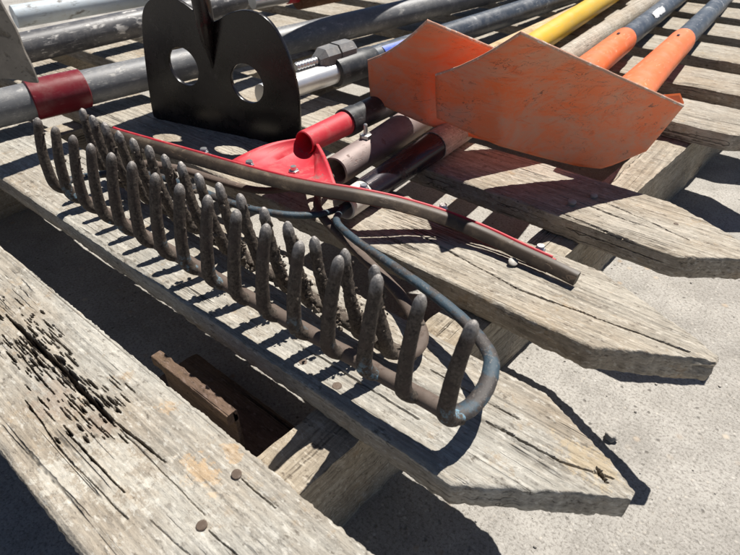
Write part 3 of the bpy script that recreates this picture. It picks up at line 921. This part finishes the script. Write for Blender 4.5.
NU, NV = 50, 30
grid = []
c00, c10, c01, c11 = Vector(bot_[0]), Vector(bot_[-1]), Vector(t1_[0]), Vector(t2_[-1])
for j in range(NV+1):
    v_ = j/NV
    for i in range(NU+1):
        u_ = i/NU
        p = poly_s(bot_, u_)*(1-v_)+top_s(u_)*v_+poly_s(left_, v_)*(1-u_)+poly_s(right_, v_)*u_
        p -= c00*(1-u_)*(1-v_)+c10*u_*(1-v_)+c01*(1-u_)*v_+c11*u_*v_
        q = at(p.x, p.y, p.z)
        grid.append(q)
gf = []
for j in range(NV):
    for i in range(NU):
        a = j*(NU+1)+i; gf.append((a, a+1, a+NU+2, a+NU+1))


def orange_hoe(label, shift, ha, hb, joint, sticker):
    org = GP(.5, 0)+shift
    t = thing('digging_hoe', label, 'hoe', org, 'orange hoes lying side by side')
    bl = mesh_obj('blade', [p+shift for p in grid], gf, M_ORANGE, t)
    s_ = bl.modifiers.new('thickness', 'SOLIDIFY'); s_.thickness = .0022; s_.offset = 0
    me_ = MB()
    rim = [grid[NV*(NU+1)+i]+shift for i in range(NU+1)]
    me_.tube(rim, .00135, 8, nz=.0003, nzs=200); me_.build('worn_sunlit_edge', M_EDGE, t)  # thin pale rim tube: worn paint plus the sunlit edge line as colour
    fl_ = MB(); q0, q1, q2 = (at(661, 97, 82)+shift, at(671, 97.5, 81)+shift+Vector((.004, .010, 0)), at(683, 105, 72)+shift)
    q3 = at(668, 101, 77)+shift-upz*.004
    up_ = Vector((0, .0016, .0016)); fl_.add([q0, q1, q2, q3, q0+up_, q1+up_, q2+up_, q3+up_], [(0, 1, 2, 3), (7, 6, 5, 4), (0, 1, 5, 4), (1, 2, 6, 5), (2, 3, 7, 6), (3, 0, 4, 7)])
    fl_.build('folded_lip', M_ORSOCK, t, smooth=False)
    # socket, flattened where it meets the blade, then a round sleeve
    d = (hb-ha).normalized()
    y1 = ha.y
    cut = along(joint, hb, joint.y+.275) if False else ha
    path = [joint, joint.lerp(cut, .15), joint.lerp(cut, .35), joint.lerp(cut, .6), joint.lerp(cut, .8), joint.lerp(cut, .97), cut, cut]
    rad = [(.026, .010), (.025, .011), (.022, .0145), (.0195, .0172), (.0185, .018), (.0182, .0182), (.0176, .0176), (.0150, .0150)]
    m = MB(); m.tube(path, rad, 26, up=(0, 0, 1))
    so = m.build('socket', M_ORSOCK, t, org=cut)
    dirn = (cut-joint).normalized()
    c = joint.lerp(cut, .86)+upz*.0182
    m = MB(); m.box(c, dirn*.0045, Vector((.0014, 0, 0)), upz*.0008, .0003); m.build('slot', M_BLACK, so)
    h_ = straight(t, 'handle', joint.lerp(cut, .95), joint+(cut-joint).normalized()*1.35, .0158, .0165, M_BLKGRIP, n=26)
    if sticker:
        V = []; F = []; a0 = cut+dirn*.135
        for i in range(9):
            for j in range(9):
                an = lerp(.5, 1.25, j/8)+.03*noise.noise(Vector((i*.9, j*.9, 1)))
                p = a0+dirn*(.075*i/8+.004*noise.noise(Vector((j*1.1, i*.4, 0))))
                V.append(p+(Vector((1, 0, 0))*math.cos(an)+upz*math.sin(an))*.0169)
        for i in range(8):
            for j in range(8):
                if (i, j) in ((0, 0), (7, 7), (3, 0), (0, 7), (6, 7)): continue
                a = i*9+j; F.append((a, a+1, a+10, a+9))
        mesh_obj('sticker', V, F, M_LABELW, h_)
    return t


zero = Vector((0, 0, 0))
GP = lambda u_, v_: grid[int(v_*NV)*(NU+1)+int(u_*NU)]
j2 = GP(.70, .36)+Vector((0, .026, .002)); e2 = at(682, 41, 27)
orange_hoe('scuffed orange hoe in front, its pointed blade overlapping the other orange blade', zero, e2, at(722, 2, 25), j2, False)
sh = at(371, 100, 48)-at(437, 118, 55)
j1 = GP(.80, .38)+sh+Vector((0, .026, .002)); e1 = at(624, 40, 27)
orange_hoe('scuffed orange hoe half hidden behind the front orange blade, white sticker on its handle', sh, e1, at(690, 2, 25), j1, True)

# ------------------------------------------------------------------ poles at the left and back
def pole(name, label, a, b, r, mat, cat='pole', **k):
    t = thing(name, label, cat, a)
    straight(t, 'tube', a, b, r, r, mat, n=30, seg=26, **k)
    return t


a = at(60, 94, 30); b = at(378, 19, 29); a = a-(b-a)*.45; b2 = a+(b-a)*1.9
po = pole('metal_pole', 'grey metal tool pole with a maroon sleeve near the rake tines', a, b2, .0208, M_GALV)
s0 = None
def along_u(a, b, u):
    lo_, hi_ = 0.0, 1.0
    for _ in range(40):
        t = (lo_+hi_)/2; p = a.lerp(b, t); d = p-CAM
        if 370+fpx*d.dot(CR)/d.dot(FWD) < u: lo_ = t
        else: hi_ = t
    return a.lerp(b, lo_)


m = MB(); c0, c1 = along_u(a, b2, 30), along_u(a, b2, 85)
m.tube([c0, c0.lerp(c1, .02), c0.lerp(c1, .5), c0.lerp(c1, .98), c1], [.0212, .0232, .0234, .0232, .0212], 28)
m.build('sleeve', M_MAROON, po, org=c0)

a = at(34, 46, 34); b = at(142, 22, 34); a = a-(b-a)*.8; b = b+(b-a)*2.0
pole('metal_pole', 'scratched grey metal pole lying just behind the maroon sleeved pole', a, b, .0215, M_GREYD)
a = at(14, 17, 30); b = at(142, -4, 30); b = a+(b-a)*3
t = pole('metal_pole', 'worn pale blue pole at the top left edge, beyond the two grey poles', a, b, .019, M_WHITEPIPE)

# grey plate at the corner
gp = [(-26, -50), (-12, -40), (0, 2), (7, 14), (14, 26), (19, 36), (25, 52), (31, 66), (38, 83), (30, 82.5), (18, 80), (0, 78), (-22, 75)]
t = thing('spade', 'dusty grey steel blade corner poking in at the top left', 'spade', at(38, 83, 165))
pl = at(38, 83, 165); nrm = -Vector((.75, -.62, -.10)).normalized()
V = [on_plane(p[0]+.9*noise.noise(Vector((i*3.1, 0, 0))), p[1]+.9*noise.noise(Vector((i*3.1, 5, 0))), pl, nrm) for i, p in enumerate(gp)]
if nrm.dot(FWD) < 0: nrm = -nrm
n_ = len(V); V2 = [v+nrm*.0022 for v in V]
F = [tuple(range(n_)), tuple(range(n_, 2*n_))[::-1]]+[(i, (i+1) % n_, n_+(i+1) % n_, n_+i) for i in range(n_)]
mesh_obj('blade', V+V2, F, M_PLATE, t, smooth=False)
hs = (V[0]+V[-1])*.5
hs2 = D(-636, 195, 238)
straight(t, 'neck', hs, hs2, .009, .013, M_PLATE, n=6)
straight(t, 'handle', hs2-(D(-656, 1650, 140)-hs2).normalized()*.012, D(-656, 1650, 140), .0165, .0170, W_GREY)

# silver tube tool with black coupling
a = at(238, 104, 34); b = at(548, 2, 30)
t = thing('clamp_pole', 'dark pole with a black bolted coupling on a bright silver tube', 'pole', a)
c1 = along_u(a, b, 333); c2 = along_u(a, b, 372); far = a+(b-a).normalized()*1.6
straight(t, 'inner_tube', along_u(a, b, 262), c1.lerp(c2, .4), .0138, .0138, M_SILVER, seg=26)
m = MB(); m.tube([c1, c1.lerp(c2, .02), c1.lerp(c2, .6), c1.lerp(c2, .97), c2], [.0165, .0188, .0190, .0182, .0172], 26)
cp = m.build('coupling', M_BLKSLV, t, org=c1)
dd = (b-a).normalized(); cx = dd.cross(upz).normalized()
cb = along_u(a, b, 339)+upz*.0195-cx*.007
m = MB()
def facet(x0, x1, w0, w1, h0, h1, lo=-.010):
    pts = [cb+dd*x+cx*(sg*w)+upz*z for x, w, h in ((x0, w0, h0), (x1, w1, h1)) for sg, z in ((-1, lo), (1, lo), (1, h*.35), (.55, h), (-.55, h), (-1, h*.35))]
    sgn = [(i, (i+1) % 6, 6+(i+1) % 6, 6+i) for i in range(6)]
    m.add(pts, sgn+[(5, 4, 3, 2, 1, 0), (6, 7, 8, 9, 10, 11)])
facet(-.032, -.022, .0085, .0135, .004, .0115); facet(-.0219, -.0012, .0135, .0140, .0115, .0120)
facet(-.0012, .0012, .0125, .0125, .0090, .0090); facet(.0013, .0265, .0142, .0138, .0128, .0125); facet(.0266, .031, .0138, .011, .0125, .0085)
m.build('clamp_block', M_CAST, cp, smooth=False)
c = along_u(a, b, 300)+upz*.0185-cx*.006
m = MB(); n_ = 46
m.tube([c+dd*(i/n_*.056) for i in range(n_+1)], [.0046+.0009*(1 if (i//2) % 2 else 0) for i in range(n_+1)], 14)
m.build('threaded_rod', M_CHROME, t, org=c)
hnd = straight(t, 'pole_tube', c2-dd*.01, far, .0172, .0178, M_BLKGRIP, n=26, seg=26)
V = []; F = []; l0 = along_u(a, b, 378); l1 = along_u(a, b, 420)
for i in range(9):
    for j in range(9):
        an = lerp(.15, 1.15, j/8); V.append(l0.lerp(l1, i/8)+(-cx*-math.cos(an)+upz*math.sin(an))*.0181)
for i in range(8):
    for j in range(8):
        q = i*9+j; F.append((q, q+1, q+10, q+9))
mesh_obj('label', V, F, M_LABELB, hnd)

# brown handle with red and zinc collar at the very top
a = at(252, 1, 73); b = at(420, -29, 72)
t = thing('tool_handle', 'brown wooden tool handle with red and silver collar at the top edge', 'handle', a)
straight(t, 'silver_collar', a, along_u(a, b, 287), .0125, .0125, M_CHROME)
straight(t, 'red_collar', along_u(a, b, 286), along_u(a, b, 306), .0140, .0145, M_RED)
c = along_u(a, b, 296)
straight(t, 'handle', c+Vector((.002, 0, -.006)), c+(b-a).normalized()*.085+Vector((.002, 0, -.006)), .0190, .0185, W_BRN)
e = c+(b-a).normalized()*.085+Vector((.004, 0, -.004))
m = MB(); ax_ = (b-a).normalized()
m.tube([e-ax_*.004, e+ax_*.006, e+ax_*.007], [.009, .009, .007], 6); m.build('end_bolt', M_CHROME, t)

# ------------------------------------------------------------------ light
w = bpy.data.worlds.new('World'); SC.world = w; w.use_nodes = True
nt = w.node_tree; nt.nodes.clear()
sky = nt.nodes.new('ShaderNodeTexSky'); sky.sky_type = 'NISHITA'; sky.sun_disc = False
sky.sun_elevation = math.radians(60); sky.sun_rotation = 0; sky.air_density = .55; sky.dust_density = .3
bg = nt.nodes.new('ShaderNodeBackground'); bg.inputs[1].default_value = .05
ou = nt.nodes.new('ShaderNodeOutputWorld'); nt.links.new(sky.outputs[0], bg.inputs[0]); nt.links.new(bg.outputs[0], ou.inputs[0])
sd = bpy.data.lights.new('sun', 'SUN'); sd.energy = 5.0; sd.angle = math.radians(.53); sd.color = (1, .955, .89)
so = bpy.data.objects.new('sun', sd); COL.objects.link(so); so.rotation_euler = (math.radians(-30), 0, 0); so.location = (0, 1, 2)
SC.view_settings.view_transform = 'Standard'; SC.view_settings.look = 'None'
SC.view_settings.exposure = .60; SC.view_settings.gamma = 1; SC.view_settings.use_curve_mapping = False
SC.render.resolution_x = 1024; SC.render.resolution_y = 768
